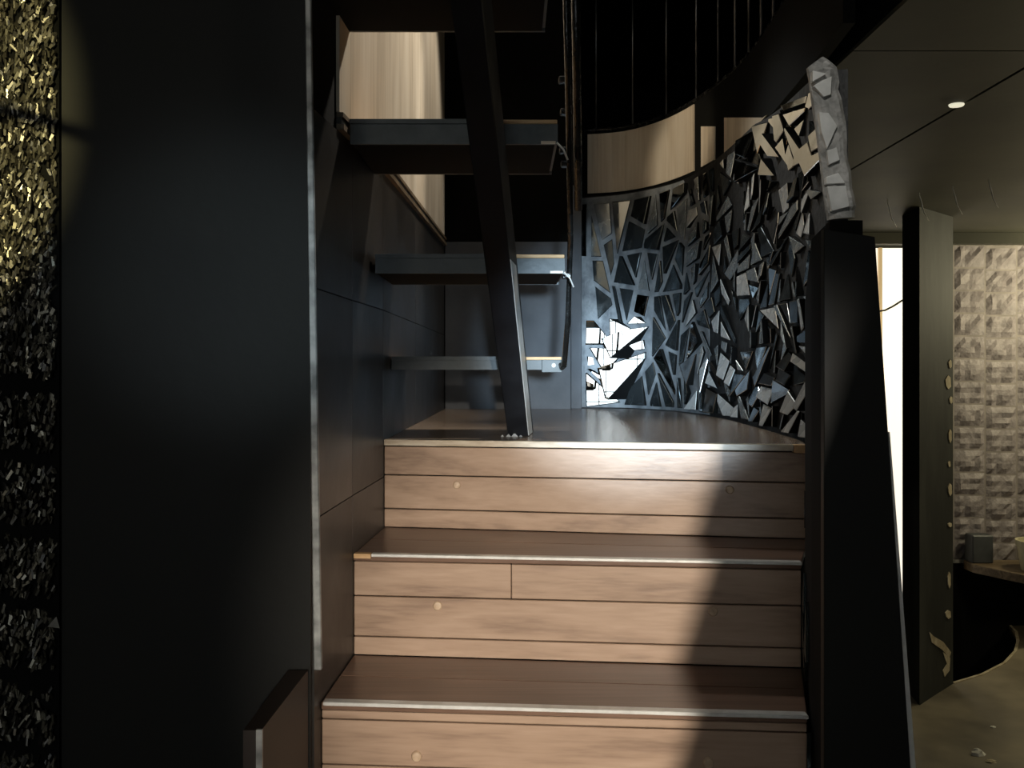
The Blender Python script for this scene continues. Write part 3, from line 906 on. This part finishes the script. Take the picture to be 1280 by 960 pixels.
# ------------------------------------------------------------------ right room: pillar, brick wall, lit doorway
pil = struct(prism('wall_pillar', [(1.838, 4.52), (1.815, 4.275), (2.095, 4.56), (2.095, 4.75), (1.935, 4.75)], -0.69, zc - .002, M['pillar']))
for (x, y, w_, h_) in [(1185, 478, 7, 22), (1187, 455, 4, 14), (1188, 500, 4, 12), (1187, 545, 4, 22), (1187, 612, 5, 20), (1187, 656, 5, 7), (1186, 725, 4, 26), (1185, 768, 7, 14), (1186, 580, 3, 10)]:
    # flakes along the pillar's right arris
    t = (x - 1162) / (1190 - 1162)
    A = Vector((1.815, 4.275, 0)); B = Vector((2.095, 4.56, 0)); D = B - A
    def on_face(ux, uy):
        # meet the ray with the pillar's right face
        kx = (ux - 640) / F
        tt = (kx * A.y - A.x) / (D.x - kx * D.y)
        P = A + D * min(max(tt, 0), .995)
        return Vector((P.x, P.y, EYE - (uy - HOR) * P.y / F))
    n = Vector((D.y, -D.x, 0)).normalized()
    w_ *= .75; h_ *= .8
    q = [(x - w_ * .8, y - h_ * .2), (x - w_ * .2, y - h_ * .5), (x + w_ * .4, y - h_ * .35), (x + w_ * .5, y + h_ * .3), (x - w_ * .1, y + h_ * .5), (x - w_ * .6, y + h_ * .25)]
    slab('paint_flake', [on_face(*k) + n * .0005 for k in q], n * 0.004, M['peel'], pil)
for q in ([(1161, 790), (1166, 795), (1178, 802), (1188, 815), (1186, 822), (1177, 812), (1164, 803)], [(1178, 815), (1187, 822), (1186, 838), (1180, 846), (1178, 838), (1183, 830)]):
    slab('paint_flake', [on_face(*k) + n * .0005 for k in q], n * 0.003, M['peel'], pil)

YB = 5.60
wbr = struct(box('wall_brick', 2.42, 4.2, YB, YB + .10, -0.70, zc + .005, M['brick_gap']))
box('lower_wall', 2.43, 4.19, YB - .012, YB - .0005, -0.695, 0.37, M['void'], wbr)
tr_ = struct(box('trim_4', 2.43, 2.75, YB - .03, YB - .0125, 0.368, 0.386, M['trim']))
BW, BH = 0.184, 0.1325
variants = []
for q in range(5):
    r2 = random.Random(q + 3)
    nx, nz = 6, 4
    vv, ff = [], []
    for j in range(nz + 1):
        for i in range(nx + 1):
            e = (i in (0, nx)) or (j in (0, nz))
            x = (i / nx - .5) * (BW - .010); z = (j / nz - .5) * (BH - .010)
            d = 0.0 if e else -r2.choice([0.003, 0.008, 0.012, 0.016, 0.018])
            vv.append((x, d, z))
    for j in range(nz):
        for i in range(nx):
            a = j * (nx + 1) + i; ff.append((a, a + 1, a + nx + 2, a + nx + 1))
    me = bpy.data.meshes.new('brick'); me.from_pydata(vv, [], ff); me.materials.append(M['brick'])
    variants.append(me)
r2 = random.Random(5)
x_start = (1192 - 640) * YB / F + .0
z_top = zc - .003
for c in range(5):
    for r in range(14):
        zc_ = z_top - BH * (r + .5) + (-0.014 if c % 2 else 0)
        if zc_ + BH / 2 > zc: continue
        o = bpy.data.objects.new('brick', variants[r2.randrange(5)])
        link(o, (x_start + BW * (c + .5), YB - .0005, zc_), wbr)

# dark wall behind with the bright doorway
wdr = struct(box('wall_back_right', 0.80, 2.09, 5.66, 5.74, -0.70, zc, M['olive']))
d1 = empty('door_1', (1.98, 5.60, -0.2)); struct(d1, 'bright daylit door panel between black boards')
XA, XB = (1088 - 640) * 5.62 / F, (1142 - 640) * 5.62 / F
ztd = EYE - (310 - HOR) * 5.62 / F
box('door_glass', XA, XB - .30 * 0, 5.625, 5.645, -0.3, ztd, M['bright'], d1)
box('door_frame', (1099 - 640) * 5.6 / F, (1103 - 640) * 5.6 / F, 5.600, 5.6245, -0.3, ztd, M['bright_frame'], d1)
cb = [px(1090, 389, 5.5), px(1098, 389, 5.5), px(1106, 388, 5.5), px(1116, 383, 5.5), px(1127, 376, 5.5), px(1142, 368, 5.5), px(1150, 350, 5.5), Vector(((1152 - 640) * 5.5 / F, 5.5, EYE + H_CEIL - .001))]
tag(tube('hanging_cable', cb, 0.006, M['cable'], None, 6), 'thin dark cable drooping across the bright doorway', 'cable')

# shelf with a pot and a box
sh_ = tag(prism('wall_shelf', [(2.62, 5.46), (2.80, 5.10), (3.35, 5.10), (3.35, 5.58), (2.62, 5.58)], 0.335, 0.385, M['shelf'], None, bevel=0.004), 'worn brown wooden ledge below the brick wall', 'shelf')
tag(prism('storage_box', [(2.625, 5.47), (2.745, 5.47), (2.745, 5.57), (2.625, 5.57)], 0.3855, 0.545, M['dark_box'], None, bevel=0.006), 'small dark grey box on the ledge against the bricks', 'box')
pot = tag(lathe('plant_pot', (2.91, 5.28, 0.3855), [(0.100, 0.0), (0.118, 0.13), (0.126, 0.132), (0.128, 0.165), (0.118, 0.165), (0.110, 0.06), (0.02, 0.058)], M['cream_pot'], None, 28), 'cream round pot on the wooden ledge at the right edge', 'pot')

# debris on the floor
def rubble(name, c, r, flat, seed, label, mat='white_bit', parent=None):
    r3 = random.Random(seed)
    v, f = [], []
    for j in range(4):
        for i in range(7):
            a = 2 * math.pi * i / 7; ph = [0.0, .5, 1.0, 1.4][j]
            rr = r * math.cos(ph * .95) * r3.uniform(.7, 1.2)
            v.append((c[0] + rr * math.cos(a) * 1.3, c[1] + rr * math.sin(a), c[2] + r * flat * math.sin(ph) * r3.uniform(.8, 1.1) if j else c[2]))
    for j in range(3):
        for i in range(7): f.append((j * 7 + i, j * 7 + (i + 1) % 7, j * 7 + 7 + (i + 1) % 7, j * 7 + 7 + i))
    f += [tuple(range(7)), tuple(range(21, 28))]
    return tag(mk(name, v, f, M[mat]), label, 'rubble')
dz = EYE * F / (943 - HOR)
rubble('plaster_lump', ((1222 - 640) * dz / F, dz, 0.0005), 0.022, 1.0, 2, 'white crumpled plaster lump on the brown floor')
dz = EYE * F / (952 - HOR)
rubble('plaster_flake', ((1238 - 640) * dz / F, dz, 0.0005), 0.018, .35, 4, 'flat tan plaster flake beside the white lump on the floor', 'peel')
dz = EYE * F / (909 - HOR)
rubble('plaster_crumb', ((1241 - 640) * dz / F, dz, 0.0005), 0.010, .5, 6, 'tiny pale crumb on the dark floor streak', 'white_bit')

# ------------------------------------------------------------------ textured metallic wall at the far left
DT = 1.482
X0, X1 = -1.45, (74 - 640) * DT / F
wt = struct(box('wall_textured', X0, X1, DT, DT + 0.0075, 0.0, 3.3, M['void']))
r4 = random.Random(21)
groups = [([], []) for _ in range(4)]
def ridge(z):
    # height bands with dark gaps between them
    return abs(((z * 8.4) % 1.0) - 0.5)
n = 0
while n < 5200:
    x = r4.uniform(-0.86, X1 - .003); z = r4.uniform(0.80, 2.16)
    zz = z + 0.12 * (x - X1) * 1.0
    fr = (zz / 0.112) % 1.0
    if z < 1.5 and fr < 0.22: continue
    if z < 1.5 and r4.random() < 0.35: continue
    gi = r4.choices([0, 1, 2, 3], [.34, .20, .28, .18])[0]
    vv, ff = groups[gi]
    hh = r4.uniform(.0035, .0085); ww = r4.uniform(.0013, .0029); dd = r4.uniform(.002, .006)
    bulge = 0.006 * math.sin(math.pi * fr)
    c = Vector((x, DT - bulge, z)); a = r4.gauss(-0.15, .3); ty = r4.gauss(0, .5); tz = r4.gauss(.1, .5)
    ux = Vector((math.cos(a), ty * .5, math.sin(a))) * ww; uz = Vector((-math.sin(a), tz * .5, math.cos(a))) * hh
    b = len(vv); n_ = Vector((0, -dd, 0))
    vv += [c - ux - uz * .8, c + ux * .6 - uz, c + ux + uz * .7, c - ux * .7 + uz]
    vv += [q + n_ for q in vv[b:b + 4]]
    vv += [Vector((q.x, DT + .001, q.z)) for q in vv[b:b + 4]]
    ff += [(b + 4, b + 5, b + 6, b + 7)]
    for k in range(4):
        ff.append((b + k, b + (k + 1) % 4, b + 4 + (k + 1) % 4, b + 4 + k))
    n += 1
for g, (vv, ff) in enumerate(groups):
    o = mk('metallic_chips', vv, ff, MCH[g], wt)
    o['kind'] = 'stuff'
c = px(61, 781, DT - 0.022)
wbx = mk('plaster_bit', [c + Vector((-.006, .018, -.008)), c + Vector((.008, .018, -.010)), c + Vector((.003, .018, .008)), c + Vector((.0, -.004, -.002))], [(0, 1, 2), (0, 1, 3), (1, 2, 3), (2, 0, 3)], M['white_bit'], wt)

# ------------------------------------------------------------------ behind the viewer: rear wall, window added for shard reflections, board added for shadow
wre = struct(box('wall_rear', -3.0, 4.2, -2.95, -2.90, 0.0, 3.3, M['black_wall']))
w1 = empty('window_1', (-0.45, -2.85, 1.05)); struct(w1, 'unseen daylight window in the rear wall, added for the shards to reflect')
for i in range(4):
    for j in range(4):
        x0 = -1.15 + i * 0.34; z0 = 0.92 + j * 0.35
        box('pane', x0, x0 + .328, -2.80, -2.79, z0, z0 + .338, M['sky_glass'], w1)
box('window_frame', -1.20, 0.25, -2.895, -2.805, 0.87, 2.36, M['black_wall'], w1)
def edge_x(y, h): return 0.375 + 0.06 * (y - 2.0) + 0.32 * (h + 0.342)
yo = -0.7
lo_h, hi_h = -1.5, 1.6
struct(slab('shadow_board', [(edge_x(yo, lo_h), yo, EYE + lo_h), (2.2, yo, EYE + lo_h), (2.2, yo, EYE + hi_h), (edge_x(yo, hi_h), yo, EYE + hi_h)], (0, -0.03, 0), M['black_wall']))  # unseen board added to cut the beam along the stair shadow edge

struct(box('wall_upper_back', -3.0, 4.2, 6.60, 6.64, -0.7, 3.45, M['void']))
struct(box('wall_far_left', -3.04, -3.0, -2.95, 6.6, -0.04, 3.45, M['void']))
struct(box('wall_far_right', 4.2, 4.24, -2.95, 6.6, -0.75, 3.45, M['olive']))
struct(box('ceiling_upper', -3.04, 4.24, -2.95, 6.64, 3.452, 3.50, M['void']))
# unseen cable added to cast the dark band on the left wall
L_ = Vector((-0.5, -1.9, EYE + 1.0))
q0 = L_ + (px(-160, 85, 1.46) - L_) * .75; q1 = L_ + (px(160, 172, 1.46) - L_) * .75
qd = (q1 - q0).normalized()
tube('shadow_cable', [q0 - qd * 2.0, q0, (q0 + q1) / 2 + Vector((0, 0, -.004)), q1, q1 + Vector((.01, 0, .05)), Vector((q1.x + .012, q1.y, 3.45))], 0.010, M['cable'], wre, 6)
